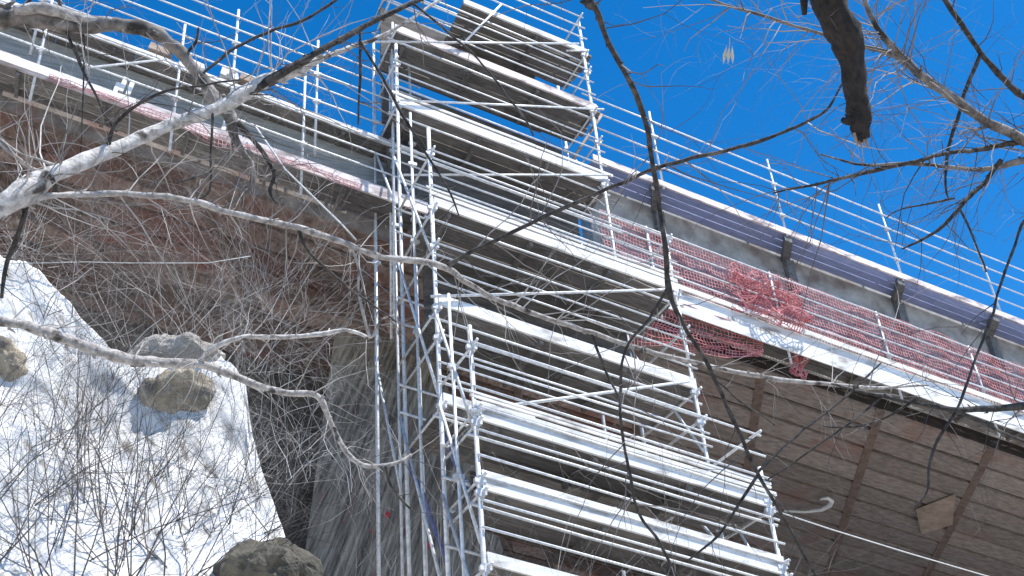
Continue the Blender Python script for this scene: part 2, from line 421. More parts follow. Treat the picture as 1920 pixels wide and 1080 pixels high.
lw = thing('scaffold_walkway', (0, 13.9, zl(0)), 'lower walkway on the left behind the pale limb, pinkish white edge above brown boards', 'walkway', 'scaffold walkways on the bridge')
platform(lw, -12, 5.3, 13.74, YW - .05, Z0, 'pinkwhite', 'under', .24, 3)
b = MB(); b.slab(-12, .4, 13.70, 13.72, Z0 + .14, .16, .9); b.build('toe_board', M['white'], lw)
for dz in (.5, .85, 1.2): lin(lw, -12, 5.4, 13.72, Z0 + dz, .019)
for x in (-4.2, -1.1, 1.0, 3.1): post(lw, x, 13.76, zl(x) - .6, zl(x) + 2.2, .024, (zl(x) + .5,))
b = MB(); b.tube([onY(165, 127, 13.7), onY(312, 111, 13.7)], .022, 6); b.build('brace', M['steel'], lw)
for px, py in ((218, 168), (232, 158), (245, 165), (425, 262), (437, 262), (448, 268), (420, 240)):
    p = onY(px, py, 13.8); b = MB(); b.beam((p[0] - .03, 13.8, p[2] - .17), (p[0] + .02, 13.8, p[2] + .14), .05, .07); b.build('hanger_slat', M['white'], lw)

ZL2 = 15.02                                          # upper walkway on the left (level at x = 0)
lu = thing('scaffold_walkway', (1, 14, ZL2), 'upper walkway on the left with thin rails against the sky and a grey green back', 'walkway', 'scaffold walkways on the bridge')
platform(lu, -12, 5.2, 13.9, YW + .25, ZL2, 'white', 'under', .12, 3)
for dz in (.35, .68, 1.0, 1.32, 1.62): lin(lu, -12, 5.3, 13.88, ZL2 + dz, .017)
for x in (-4.5, -1.25, 1.89, 3.35): post(lu, x, 13.92, ZL2 - S*x - .9, ZL2 - S*x + 1.85, .024, (ZL2 - S*x + .35, ZL2 - S*x + 1.0))
b = MB(); b.slab(-12, 5.2, YW - .10, YW - .06, ZL2 - .1, .95, .4); b.build('back_panel', M['greyply'], lu)
for k, (px, py, s) in enumerate(((300, 95, .2), (360, 120, .22), (470, 150, .2), (430, 140, .16))):
    p = onY(px, py, 14.0)
    o = MB()
    o.hexa([(p[0]-s, 13.95, p[2]-.09-S*-s), (p[0]+s, 13.95, p[2]-.09-S*s), (p[0]+s, 14.2, p[2]-.09-S*s), (p[0]-s, 14.2, p[2]-.09+S*s),
            (p[0]-s*.8, 13.97, p[2]+.10+S*s), (p[0]+s*.9, 13.97, p[2]+.07-S*s), (p[0]+s*.9, 14.2, p[2]+.09-S*s), (p[0]-s*.8, 14.2, p[2]+.10+S*s)])
    tag(o.build('cement_bag', M[('ply', 'white', 'ply', 'white')[k]]),
        ('tan sack on the upper left walkway, leftmost by the gnarled limb', 'white sack on the upper left walkway above the pale limb',
         'tan sack on the upper left walkway just right of the tall post', 'white sack on the upper left walkway just left of the tall post')[k], 'sack', 'sacks on the upper left walkway')

tower = thing('scaffold_tower', (6.5, 12.5, 2), 'tall stepped tube scaffold tower with white sloping decks in front of the bridge', 'scaffold')
XL, XR = 4.55, 8.55
RY = {'A': 13.2, 'B': 11.65, 'C': 10.55, 'R': 14.36}
top = {'A': (15.85, 17.85), 'B': (12.55, 11.67), 'C': (8.40, 6.9), 'R': (17.1, 17.6)}
decks = {'A': [17.75, 16.25, 14.46], 'B': [11.13, 9.43, 7.93], 'C': [7.18, 6.30, 5.43]}    # level at XL
for k, y in RY.items():
    gz = hill(6, y)
    ls = [z for z in decks.get(k, [])]
    post(tower, XL + (.05 if k == 'A' else 0), y, gz, top[k][0], .03, [z - .12 for z in ls if z < top[k][0]] + [z + .9 for z in ls if z + .9 < top[k][0]])
    post(tower, XR, y, gz, top[k][1], .03, [z - S*4 - .12 for z in ls] + [z + .9 - S*4 for z in ls if z + .9 - S*4 < top[k][1]])
post(tower, XL + .55, 13.9, hill(5, 13.9), 16.8, .024, (14.2, 12.5))
for (px, py, yy, zt) in ((737, 300, 13.75, 16.4), (703, 260, 14.2, 15.9), (776, 420, 12.5, 13.6), (846, 650, 11.1, 9.2)):
    p = onY(px, py, yy); post(tower, p[0], yy, hill(5, yy), zt, .022, (zt - 1.1, zt - 2.6, zt - 4.2))
nxt = {'A': 'R', 'B': 'A', 'C': 'B'}
for k in 'ABC':
    y = RY[k]; yb = RY[nxt[k]]
    for i, z in enumerate(decks[k]):
        z0 = z + S * XL
        nb = 4
        fc = 'pinkwhite' if (k == 'A' and i == 1) else 'white'
        xl = XL + .03 if not (k == 'A' and i == 0) else 6.0
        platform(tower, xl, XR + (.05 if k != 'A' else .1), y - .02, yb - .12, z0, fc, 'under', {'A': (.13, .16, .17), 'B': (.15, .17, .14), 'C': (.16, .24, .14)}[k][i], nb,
                 {'A': ((), (), ((.035, .05),)), 'B': (((.035, .06), (.13, .035)), (), ()), 'C': (((.03, .05), (.11, .03), (.17, .03)), (), ())}[k][i])
        for dz in ((.30, .52, .74, .96) if k == 'B' else (.34, .66, .96)):
            if (k, i) == ('C', 0) and dz > 1: continue
            if z + dz < top[k][0] + .9 or k == 'A': lin(tower, xl - .05, XR + .1, y - .045, z0 + dz, .0165, 'rail')
        lin(tower, XL - .1, XR + .12, y + .04, z0 - .26, .02, 'ledger')
        lin(tower, XL - .05, XR + .08, yb - .05, z0 + .5, .02, 'ledger')
        lin(tower, XL - .05, XR + .08, yb - .05, z0 + .95, .02, 'ledger')
        for x in (XL, XR):                                        # transoms across the bay
            zz = z0 - S * x
            for dz in (-.1, .95):
                b = MB(); b.tube([(x + .03, y - .15, zz + dz), (x + .03, yb + .12, zz + dz)], .02, 6); b.build('transom', M['steel'], tower, smooth=True)
# rails that double the rear of tier B and run under tier A
for dz in (.25, .12, -.5, -.8): lin(tower, XL, XR + .1, 13.0, 13.05 + S * XL + dz, .02, 'ledger')
b = MB(); b.slab(XL + .1, XR - .6, 14.22, 14.26, 17.9 + S * XL, 1.7, .3); b.build('back_panel', M['shadepanel'], tower)  # added dark panels stand in for the shaded wall and deck undersides
b = MB(); b.slab(XL + .1, XR - .2, 14.22, 14.26, 15.9 + S * XL, 1.0, .3); b.build('back_panel', M['shadepanel'], tower)
b = MB(); b.slab(XL + .1, XR - .2, 13.95, 14.0, 14.2 + S * XL, 1.25, .3); b.build('back_panel', M['shadepanel'], tower)
b = MB(); b.slab(XL + .3, XR - .2, 12.9, 12.94, 11.0 + S * XL, 1.5, .3); b.build('back_panel', M['shadepanel'], tower)
b = MB(); b.slab(XL + .3, XR - 1.2, 11.5, 11.54, 6.95 + S * XL, .75, .3); b.build('back_panel', M['shadepanel'], tower)
def tb(p, q, rad=.022, m_='steel', name='brace'):
    b = MB(); b.tube([p, q], rad, 6, rng.random()); b.build(name, M[m_], tower, smooth=True)
tb(onY(690, 78, 13.1), onY(1085, 82, 13.1)); tb(onY(750, 188, 13.12), onY(1132, 205, 13.12)); tb(onY(757, 328, 13.12), onY(1145, 328, 13.12))
tb(onY(808, 556, 11.57), onY(1252, 543, 11.57)); tb(onY(884, 770, 10.47), onY(1292, 715, 11.57))
tb(onY(865, 85, 13.1), onY(940, 8, 13.1)); tb(onY(1062, 318, 13.3), onY(1128, 215, 13.3), .03, 'ply')
tb(onY(1100, 40+55, 13.15), onY(1062, 95, 13.15), .02)
# side bay braces, left and right
for (x, ya, za, yb2, zb) in ((XL, 10.55, 5.6, 11.65, 7.9), (XL, 10.55, 7.0, 11.65, 9.3), (XL, 11.65, 8.0, 13.2, 11.2), (XL, 11.65, 10.2, 13.2, 13.2), (XL, 13.2, 12.2, 14.36, 14.4),
                             (XL, 13.2, 14.5, 14.36, 16.5), (XL, 10.55, 4.6, 11.65, 6.6), (XL, 11.65, 5.2, 13.2, 8.4), (XL, 13.2, 7.2, 14.36, 10),
                             (XR, 10.55, 4.9, 11.65, 7.2), (XR, 11.65, 7.6, 13.2, 10.2), (XR, 11.65, 6.2, 13.2, 8.2), (XR, 13.2, 10.8, 14.36, 13.2), (XR, 13.2, 13.4, 14.36, 15.4)):
    tb((x - .03, ya, za), (x - .03, yb2, zb))
# stacked spare planks lying on the C deck behind its rails
for k in range(4):
    b = MB(); b.slab(XL + .15 + .08*k, XR - .1 - .15*k, RY['C'] + .12 + .2*k, RY['C'] + .30 + .2*k, 7.18 + S*XL + .055, .05, rng.random())
    tag(b.build('plank', M['white']), 'long white plank lying beside its like on the third lowest deck of the tower', 'plank', 'spare planks on the tower deck')
b = MB(); p = onY(905, 770, 10.95); q = onY(1012, 795, 10.95)
b.hexa([(p[0], 10.95, p[2]-.14), (q[0], 10.95, q[2]-.13), (q[0], 10.99, q[2]-.13), (p[0], 10.99, p[2]-.14),
        (p[0], 10.96, p[2]+.14), (q[0]-.05, 10.96, q[2]+.10), (q[0]-.05, 11.0, q[2]+.10), (p[0], 11.0, p[2]+.14)])
tag(b.build('white_board', M['white']), 'short bright white board standing on the plank stack beside the left post', 'board')
# ladder on the left side of the tower
lad = thing('ladder', (4.75, 13.7, 11), 'steel ladder tied to the left side of the scaffold tower beside the tallest posts', 'ladder')
for dy in (0, .42):
    b = MB(); b.tube([(4.62 + dy*.2, 13.65 + dy, 10.2), (4.70 + dy*.2, 13.65 + dy, 16.9)], .022, 6); b.build('stile', M['steel'], lad, smooth=True)
for k in range(22):
    z = 10.4 + k * .29; x = 4.62 + .08 * (z - 10.2) / 6.7
    b = MB(); b.tube([(x, 13.65, z), (x + .084, 14.07, z)], .016, 6)
    b.build('rung', M['steel'], lad)
# ropes tied to the tower
def rope(pts, rad, material, label, cat='rope'):
    b = MB(); b.tube(pts, rad, 5); return tag(b.build('rope', M[material], smooth=True), label, cat)
rope([at(768, 875, 14.6), at(795, 930, 14.4), at(812, 985, 14.3), at(835, 1045, 14.2), at(850, 1100, 14.2)], .035, 'bluerope', 'longer thick blue rope slung down past the red paint marks on the pier')
rope([at(826, 800, 14.2), at(845, 850, 14.1), at(862, 890, 14.0), at(880, 912, 13.6)], .03, 'bluerope', 'short blue rope tied between two lower left posts of the tower')
rope([onY(1430, 950, 11.6), onY(1560, 993, 12.0), onY(1700, 1036, 12.3), onY(1850, 1080, 12.6), onY(2150, 1150, 13)], .010, 'rope', 'white cable stretched from the lowest right corner of the tower across the underside', 'cable')
rope([at(20, 494, 12.6), at(160, 491, 12.7), at(240, 493, 12.8), at(390, 493, 12.8), at(470, 480, 12.9)], .006, 'rope', 'thin white line strung level above the crest of the white rock')
rope([onY(478, 235, 13.6), onY(535, 318, 13.5), onY(640, 420, 13.4), onY(668, 450, 13.4)], .016, 'rope', 'taut white guy line running down from the left lower walkway towards the tower')
b = MB(); P = [(1470, 958), (1510, 960), (1540, 956), (1556, 948), (1560, 940), (1552, 934), (1538, 936)]
b.tube([on_soffit(x, y, -.55) for x, y in P], [.03, .03, .045, .05, .05, .04, .03], 8)
tag(b.build('hose', M['rope'], smooth=True), 'short white curled hose hanging beneath the boarded soffit', 'hose')
b = MB(); P = [on_soffit(x, y, -.445) for x, y in ((1718, 957), (1728, 1002), (1786, 984), (1792, 928))]
b.hexa([Vector(p) for p in P] + [Vector(p) + Vector((0, .01, .03)) for p in P])
tag(b.build('plywood_sheet', M['ply']), 'loose pale plywood sheet fixed under the soffit between two rusty beams', 'board')

# ------------------------------------------------------------------ red netting
def net(fn, nu, nv, wd, material, label, name='safety_net', group=None):
    b = MB(); P = [[Vector(fn(i / nu, j / nv)) for j in range(nv + 1)] for i in range(nu + 1)]
    for i in range(nu + 1):
        for j in range(nv + 1):
            if i < nu and rng.random() > .03: b.beam(P[i][j], P[i+1][j], wd, wd, rng.random())
            if j < nv and rng.random() > .03: b.beam(P[i][j], P[i][j+1], wd, wd, rng.random())
    return tag(b.build(name, M[material]), label, 'netting', group)
NG = 'red safety netting on the lower walkway'
def fn1(u, v):
    x = 8.75 + 4.1 * u; return (x, 13.80 + .05 * noise.noise((x*2, v*3, 0)), zl(x) + .28 + 1.22 * v + .10 * noise.noise((x * 1.3, 0, 0)) * v)
def fn2(u, v):
    x = 12.9 + 9.1 * u; return (x, 13.80 + .05 * noise.noise((x*2, v*3, 0)), zl(x) + .26 + 1.28 * v + .10 * noise.noise((x * 1.3, 0, 0)) * v)
net(fn1, 64, 16, .014, 'netdark', 'dull red netting behind the rails between the tower and the crumpled net', group=NG)
net(fn2, 140, 16, .014, 'netdark', 'long dull red netting behind the rails, running to the right edge of the photo', group=NG)
def crump(cx, cy, y, w_, h_, seed, amp):
    c = onY(cx, cy, y)
    def fn(u, v):
        a = (u - .5) * w_; e = (v - .5) * h_
        q = (u * 3 + seed, v * 3, seed)
        return (c[0] + a + amp * noise.noise(q) + .25 * e, y + amp * 1.0 * noise.noise((q[0] + 9, q[1], q[2])), c[2] + e - S * a + amp * noise.noise((q[0], q[1] + 7, q[2])))
    return fn
net(crump(1440, 556, 13.6, 1.5, 1.05, 2, .5), 26, 20, .012, 'net', 'bright red crumpled net bunched over the rails of the lower walkway', group=NG)
def fdroop(u, v):
    x = 8.9 + 3.0 * u; sag = math.sin(u * math.pi)
    return (x + .12 * noise.noise((u*4, v*4, 1)), 13.72 + .10 * noise.noise((u*5, v*3, 4)) + .2 * v, zl(x) - .10 - v * (.35 + .75 * (1 - u) ** .7) + .10 * noise.noise((u*5, v*5, 8)))
net(fdroop, 40, 15, .011, 'net', 'red net drooping below the white edge of the lower walkway beside the tower', group=NG)
def fleft(u, v):
    x = -.9 + 5.0 * u; return (x, 13.68 + .05 * noise.noise((x*2, v*3, 1)), zl(x) + .02 - .26 * v * (.3 + 1.1 * abs(noise.noise((x * .9, 0, 4)))) + .04 * noise.noise((x*4, v*4, 8)))
net(fleft, 80, 5, .007, 'netdark', 'faded pinkish netting strip hanging along the lower edge of the left walkway')
net(crump(1652, 795, 15.6, .55, .28, 6, .18), 16, 9, .016, 'net', 'small scrap of red net caught under the soffit boards', group=NG)
net(crump(1497, 685, 13.9, .3, .5, 11, .14), 10, 12, .014, 'net', 'small orange red scrap of net hanging below the lower walkway', group=NG)

# ------------------------------------------------------------------ trees
def spline(P, n=4):
    P = [Vector(p) for p in P]; out = []
    for i in range(len(P) - 1):
        p0 = P[max(i-1, 0)]; p1 = P[i]; p2 = P[i+1]; p3 = P[min(i+2, len(P)-1)]
        for k in range(n):
            t = k / n
            out.append(.5 * ((2*p1) + (p2-p0)*t + (2*p0-5*p1+4*p2-p3)*t*t + (3*p1-p0-3*p2+p3)*t*t*t))
    out.append(P[-1]); return out
def grow(mb, p, d, L, r, lvl, R, droop=-.05, kids=(2, 4), jit=.28, sides=3):
    n = 5 if lvl else 4; pts = [Vector(p)]; d = Vector(d).normalized()
    for i in range(n):
        d = (d + Vector((R.gauss(0, jit), R.gauss(0, jit), R.gauss(0, jit) + droop)) * .6).normalized()
        pts.append(pts[-1] + d * L / n)
    mb.tube(pts, [r * (1 - .72 * i / n) for i in range(n + 1)], sides, R.random(), cap=False)
    if lvl:
        for k in range(R.randint(*kids)):
            i = R.randint(1, n); q = pts[i]; dd = (pts[i] - pts[i-1]).normalized()
            side = Vector((R.gauss(0, 1), R.gauss(0, 1), R.gauss(0, 1))); side = (side - dd * side.dot(dd)).normalized()
            grow(mb, q, dd * R.uniform(.6, 1) + side * R.uniform(.5, 1.0), L * R.uniform(.4, .72), r * R.uniform(.45, .65) * (1 - .5 * i / n), lvl - 1, R, droop, kids, jit, sides)
class Tree:
    def __init__(s, name, base, label, seed):
        s.o = thing(name, base, label, 'tree'); s.R = random.Random(seed)
    def trunk(s, pts, radii, material):
        P = spline(pts, 5); n = len(P); rr = [np.interp(i / (n-1), np.linspace(0, 1, len(radii)), radii) for i in range(n)]
        P = [p + Vector((noise.noise(p * 2), noise.noise(p * 2 + Vector((5,0,0))), 0)) * .03 for p in P]
        b = MB(); b.tube(P, rr, 14); b.build('trunk', M[material], s.o, smooth=True)
    def limb(s, pix, material, twigs=0, tl=(.3, .7), tm='twigmid', tr=.004, lvl=1, name='limb', sides=9, wob=.012, droop=-.03, kids=(1, 3), start=None):
        # pix: (px, py, depth, width in photo pixels)
        Pc = [Vector(at(a[0], a[1], a[2])) for a in pix]; rd = [a[3] / 2 * a[2] / F for a in pix]
        if start is not None: Pc.insert(0, Vector(start)); rd.insert(0, rd[0] * 1.2)
        P = spline(Pc, 5); n = len(P); rr = []
        for i in range(n):
            r_ = float(np.interp(i / 5, range(len(rd)), rd)); rr.append(r_ * (1 + .16 * noise.noise(P[i] * 9)))
        k = rr[0]
        P = [p + Vector((noise.noise(p*9), noise.noise(p*9 + Vector((3,0,0))), noise.noise(p*9 + Vector((0,4,0))))) * wob * .5 + Vector((noise.noise(p*3.1), noise.noise(p*3.1 + Vector((7,0,0))), noise.noise(p*3.1 + Vector((0,9,0))))) * wob for p in P]
        b = MB(); b.tube(P, rr, sides)
        for q in range(len(b.v)):                     # lumpy bark
            pv = Vector(b.v[q]); ct = P[min(q // sides, n - 1)]; off = pv - ct
            b.v[q] = tuple(ct + off * (1 + .20 * noise.noise(pv * 17) + .16 * noise.noise(pv * 45)))
        R = s.R
        for i in range(n // 4):                       # knots and broken spurs
            j = R.randrange(1, n - 1); dd = (P[j+1] - P[j-1]).normalized()
            sd_ = Vector((R.gauss(0,1), R.gauss(0,1), R.gauss(0,1))); sd_ = (sd_ - dd*sd_.dot(dd)).normalized()
            b.tube([P[j], P[j] + sd_ * rr[j] * 1.25, P[j] + sd_ * rr[j] * R.uniform(1.3, 2.0) + dd * rr[j] * R.uniform(.2, 1.4)], [rr[j] * .5, rr[j] * .32, rr[j] * .15], 5)
        lo_ = b.build(name, M[material], s.o, smooth=True)
        t = MB()
        for i in range(twigs):
            j = R.randrange(1, n - 1); dd = (P[j+1] - P[j-1]).normalized()
            sd_ = Vector((R.gauss(0,1), R.gauss(0,1), R.gauss(0,1))); sd_ = (sd_ - dd*sd_.dot(dd)).normalized()
            grow(t, P[j], dd * R.uniform(.2, 1) + sd_, R.uniform(*tl), min(rr[j] * .6, tr * R.uniform(.7, 1.5)), lvl, R, droop, kids)
        if t.f: t.build('twigs', M[tm], lo_)
    def done(s): pass
def gz(p): return hill(p[0], p[1])

# --- pale barked tree on the left
tp = at(-330, 560, 4.7)
T1 = Tree('bare_tree', (tp[0], tp[1], gz(tp)), 'pale barked tree whose thick whitish limb sweeps up from the left edge', 11)
T1.trunk([(tp[0]-.1, tp[1]+.1, gz(tp)-.2), (tp[0], tp[1], 1.8), tuple(tp), (tp[0]-.3, tp[1]+.1, tp[2]+1.5), (tp[0]-.5, tp[1], tp[2]+3.5)], [.24, .18, .15, .10, .04], 'pale')
T1.limb([(-330,560,4.7,62),(-130,465,4.8,56),(0,388,4.9,46),(60,348,5.0,42),(115,322,5.1,32),(200,287,5.3,28),(300,240,5.5,25),(380,214,5.6,24),(440,185,5.7,26),(500,152,5.8,26),(560,130,5.9,22),(600,108,6.0,14)],
        'pale', 40, (.4, 1.0), 'twigpale', .004, 2, sides=12)
T1.limb([(440,188,5.7,18),(480,165,5.75,17),(560,118,5.85,15),(620,82,5.95,13),(690,48,6.1,11),(760,12,6.2,9),(830,-20,6.4,7)], 'black', 10, (.2, .5), 'twigdark', .004)
T1.limb([(590,112,6.0,12),(640,94,6.1,9),(700,75,6.2,8),(760,42,6.3,6),(840,-10,6.5,5)], 'pale', 8, (.2, .5), 'twigmid', .004)
T1.limb([(20,385,4.95,24),(60,374,5.0,18),(110,367,5.05,13),(220,364,5.2,12),(300,369,5.3,12),(370,380,5.4,12),(430,398,5.5,12),(500,414,5.6,12),(560,426,5.7,12),(640,453,5.85,12),(720,484,6.0,12),(795,492,6.1,13),
         (840,508,6.2,12),(880,532,6.25,11),(960,574,6.4,10),(1040,602,6.5,10),(1110,624,6.6,10),(1180,648,6.7,9),(1260,671,6.8,9),(1340,690,6.9,9),(1440,708,7.0,9),(1540,720,7.1,8),(1650,726,7.2,6),(1740,722,7.3,3)],
        'grey', 70, (.3, .9), 'twigpale', .0035, 2)
T1.limb([(835,503,6.2,10),(890,470,6.15,8),(980,428,6.1,8),(1060,390,6.05,8),(1140,355,6.0,8),(1215,322,6.0,8),(1300,297,5.95,8),(1360,284,5.9,8),(1440,258,5.9,7),(1510,230,5.9,6),(1555,203,5.9,5),(1580,160,5.9,3)],
        'black', 28, (.3, .8), 'twigmid', .0035, 2)
T1.limb([(558,428,5.7,7),(582,478,5.7,6),(640,530,5.7,5),(700,572,5.7,4),(742,602,5.7,3)], 'black', 6, (.15, .4), 'twigdark', .003, 1)
T1.limb([(650,455,5.85,6),(668,490,5.9,6),(672,540,5.9,5),(680,588,5.9,6),(694,632,5.9,6),(712,600,5.9,4),(738,590,5.9,3)], 'grey', 6, (.15, .4), 'twigpale', .003, 1)
T1.limb([(202,292,5.3,13),(208,262,5.3,8),(222,232,5.3,7),(270,193,5.3,7),(335,166,5.3,5),(450,148,5.4,3)], 'black', 6, (.2, .5), 'twigdark', .003)
T1.limb([(96,330,5.0,9),(103,352,5.05,9),(106,372,5.08,9)], 'black', 0)
T1.limb([(50,372,5.0,10),(42,410,5.0,10),(22,465,5.0,9),(8,515,5.0,8),(2,560,5.0,6)], 'black', 4, (.2,.4), 'twigdark', .003)
T1.limb([(110,332,5.1,9),(60,316,5.05,8),(25,290,5.0,7),(-20,250,5.0,5)], 'grey', 3, (.2,.4))
T1.limb([(120,318,5.1,6),(70,300,5.05,5),(40,290,5.0,4),(-10,250,5.0,3)], 'grey', 2, (.2,.4))
T1.limb([(396,212,5.6,5),(395,290,5.6,4),(396,345,5.6,4),(380,372,5.6,3),(300,400,5.6,2)], 'black', 2, (.2,.4), 'twigdark', .0025)
T1.limb([(330,345,5.3,4),(390,322,5.4,4),(398,300,5.5,3)], 'black', 0)
T1.limb([(676,60,6.1,5),(675,120,6.1,6),(674,190,6.1,4),(672,235,6.1,3)], 'black', 2, (.2,.4), 'twigdark', .0025)
T1.limb([(676,78,6.1,6),(720,150,6.1,6),(752,212,6.1,6),(800,285,6.1,5),(832,340,6.1,4),(860,405,6.1,3)], 'black', 5, (.2,.4), 'twigdark', .0025)
T1.limb([(775,6,6.22,5),(820,40,6.25,5),(860,78,6.3,4),(895,110,6.3,4),(940,165,6.3,5),(980,215,6.3,4),(1000,255,6.3,3)], 'black', 2, (.2,.4), 'twigdark', .0025)
T1.limb([(380,140,5.6,5),(430,96,5.7,6),(500,62,5.8,6),(570,38,5.9,6),(640,-5,6.0,5)], 'black', 6, (.2,.5), 'twigdark', .003)
T1.limb([(1110,626,6.6,6),(1135,690,6.6,5),(1160,745,6.55,4)], 'black', 2, (.1,.3), 'twigdark', .002)
T1.done()

# --- gnarled dark tree, upper left
tp = at(-420, 150, 5.6)
T2 = Tree('bare_tree', (tp[0], tp[1], gz(tp)), 'gnarled blackish tree whose mossy limb droops from the upper left corner', 12)
T2.trunk([(tp[0]+.1, tp[1], gz(tp)-.2), (tp[0]-.05, tp[1], 2.5), tuple(tp), (tp[0]+.2, tp[1]+.2, tp[2]+1.6)], [.26, .19, .14, .05], 'grey')
T2.limb([(-420,150,5.6,60),(-220,60,5.6,50),(-60,34,5.7,42),(40,36,5.75,36),(120,42,5.8,30),(200,46,5.85,28),(270,52,5.9,27),(310,75,5.95,26),(345,118,6.0,24),(380,155,6.0,24),(405,188,6.0,30),(432,208,6.0,26),
         (442,250,6.0,18),(455,290,6.0,13),(468,325,6.0,11),(464,360,6.0,10),(440,382,6.0,8),(420,390,6.0,5)], 'mottled', 34, (.3, .8), 'twigmid', .0035, 2, wob=.03)
T2.limb([(30,24,5.7,20),(90,20,5.75,24),(150,30,5.8,20),(210,40,5.85,14)], 'grey', 10, (.2,.45), 'twigmid', .004, 2, wob=.03)
T2.limb([(448,228,6.0,14),(475,262,6.0,9),(500,300,6.0,9),(512,330,6.0,8),(505,360,6.0,6),(520,385,6.0,3)], 'black', 4, (.2,.4), 'twigdark', .003)
T2.limb([(40,34,5.75,8),(78,-35,5.78,7),(105,-20,5.8,6),(122,50,5.8,6),(150,120,5.8,6),(176,170,5.8,5),(196,215,5.8,4),(218,248,5.8,4)], 'black', 5, (.2,.4), 'twigdark', .003)
T2.limb([(150,42,5.82,4),(160,90,5.9,3),(156,180,5.9,3),(150,290,5.9,2)], 'black', 1, (.2,.4), 'twigdark', .002)
T2.limb([(340,110,6.0,6),(365,80,6.0,5),(372,50,6.0,4)], 'black', 2, (.15,.3), 'twigdark', .003)
T2.done()

# --- lower left tree with forked limb over the white slope
tp = at(-400, 640, 6.4)
T3 = Tree('bare_tree', (tp[0], tp[1], gz(tp)), 'bare tree whose low limb crosses the white rock slope and forks before the striped pier', 13)
T3.trunk([(tp[0], tp[1], gz(tp)-.2), (tp[0]+.05, tp[1], 2.4), tuple(tp), (tp[0]-.3, tp[1]+.2, tp[2]+2)], [.2, .15, .11, .03], 'grey')
T3.limb([(-400,640,6.4,50),(-180,598,6.5,28),(0,602,6.6,19),(60,614,6.7,22),(130,638,6.8,23),(215,668,6.9,22),(300,680,7.0,20),(375,684,7.1,17),(430,700,7.2,14),(480,722,7.2,15),(540,736,7.3,13),(592,742,7.3,12),
         (612,775,7.35,11),(630,815,7.4,10),(655,855,7.4,10),(690,873,7.4,9),(745,866,7.45,7),(772,852,7.5,6)], 'grey', 56, (.3, .8), 'twigpale', .0035, 2)
T3.limb([(372,680,7.1,11),(405,650,7.1,10),(455,633,7.15,10),(520,632,7.2,9),(590,627,7.25,9),(650,618,7.3,8),(692,634,7.3,6)], 'pale', 26, (.25, .7), 'twigpale', .0035, 2)
T3.limb([(722,872,7.4,5),(732,910,7.4,5),(755,940,7.4,5),(775,960,7.4,3)], 'black', 2, (.2,.4), 'twigdark', .003)
T3.done()

# --- slender overhead tree, rooted behind the camera: hanging stem and broken dead limb
tp = np.array([3.4, -2.2, 0.])
T4 = Tree('bare_tree', (tp[0], tp[1], gz(tp)), 'dark overhead tree with a long hanging stem and a thick broken limb', 14)
c0 = at(1070, -160, 4.6); c1 = at(1520, -170, 4.3)
T4.trunk([(tp[0], tp[1], gz(tp)-.2), (tp[0]-.1, tp[1]+.1, 2.5), (tp[0]-.2, tp[1]+.4, 5.2), (tp[0]-.3, tp[1]+1.6, 7.0)], [.22, .17, .12, .09], 'brown')
jn = Vector((tp[0]-.3, tp[1]+1.6, 7.0))
b = MB(); b.tube(spline([jn, Vector(c0) * .5 + jn * .5 + Vector((0, 0, .5)), Vector(c0)]), [.07, .065, .06, .055, .05, .046, .042, .038, .034], 10); b.build('limb', M['black'], T4.o, smooth=True)
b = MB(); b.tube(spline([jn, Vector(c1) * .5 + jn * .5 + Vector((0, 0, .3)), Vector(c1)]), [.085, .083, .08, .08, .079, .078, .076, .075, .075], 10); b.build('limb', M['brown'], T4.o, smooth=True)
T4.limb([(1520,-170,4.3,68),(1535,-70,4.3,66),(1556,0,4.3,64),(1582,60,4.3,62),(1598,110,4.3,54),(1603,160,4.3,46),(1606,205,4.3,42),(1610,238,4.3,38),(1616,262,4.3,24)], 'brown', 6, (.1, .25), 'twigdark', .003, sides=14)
b = MB()
for k in range(9):
    a = at(1600 + 2.6*k, 246 + 3*math.sin(k*2.1), 4.3 + .02*math.cos(k*2.5)); e = at(1606 + 3.0*k + 3*math.sin(k*3), 268 + 12*abs(math.sin(k*1.7)), 4.3 + .02*math.cos(k*2.5))
    b.tube([a, (np.array(a)+np.array(e))/2, e], [.009, .006, .001], 4)
b.build('splinters', M['ply'], T4.o)
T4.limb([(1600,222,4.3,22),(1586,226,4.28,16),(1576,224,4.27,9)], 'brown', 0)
T4.limb([(1070,-160,4.6,28),(1088,-60,4.6,26),(1104,2,4.6,24),(1118,20,4.6,12),(1142,80,4.7,10),(1168,130,4.7,10),(1195,185,4.75,11),(1210,240,4.8,10),(1226,320,4.85,10),(1240,400,4.9,10),(1247,470,4.9,10),(1252,545,5.0,11),
         (1285,615,5.0,8),(1330,690,5.1,8),(1370,780,5.2,8),(1420,888,5.3,7),(1465,965,5.4,7),(1530,1080,5.5,6),(1560,1140,5.5,5)], 'black', 26, (.25, .8), 'twigdark', .003, 2)
T4.limb([(1120,14,4.6,10),(1100,8,4.6,9),(1088,4,4.6,5)], 'black', 0)
T4.limb([(1250,540,5.0,7),(1215,598,5.0,5),(1175,650,5.05,5),(1166,720,5.1,6),(1166,800,5.1,6),(1178,880,5.2,6),(1200,960,5.2,6),(1235,1015,5.3,6),(1270,1085,5.3,5)], 'black', 20, (.25, .7), 'twigmid', .003, 2)
T4.limb([(1420,892,5.3,7),(1385,945,5.3,6),(1345,1005,5.3,5),(1290,1050,5.3,3)], 'black', 3, (.2,.4), 'twigdark', .003)
T4.limb([(1418,888,5.3,6),(1480,830,5.4,5),(1545,775,5.5,5),(1600,725,5.6,4),(1650,680,5.7,3)], 'black', 3, (.2,.4), 'twigdark', .003)
T4.limb([(1335,705,5.1,4),(1370,740,5.2,3),(1450,800,5.3,2)], 'black', 1, (.2,.3), 'twigdark', .002)
T4.done()

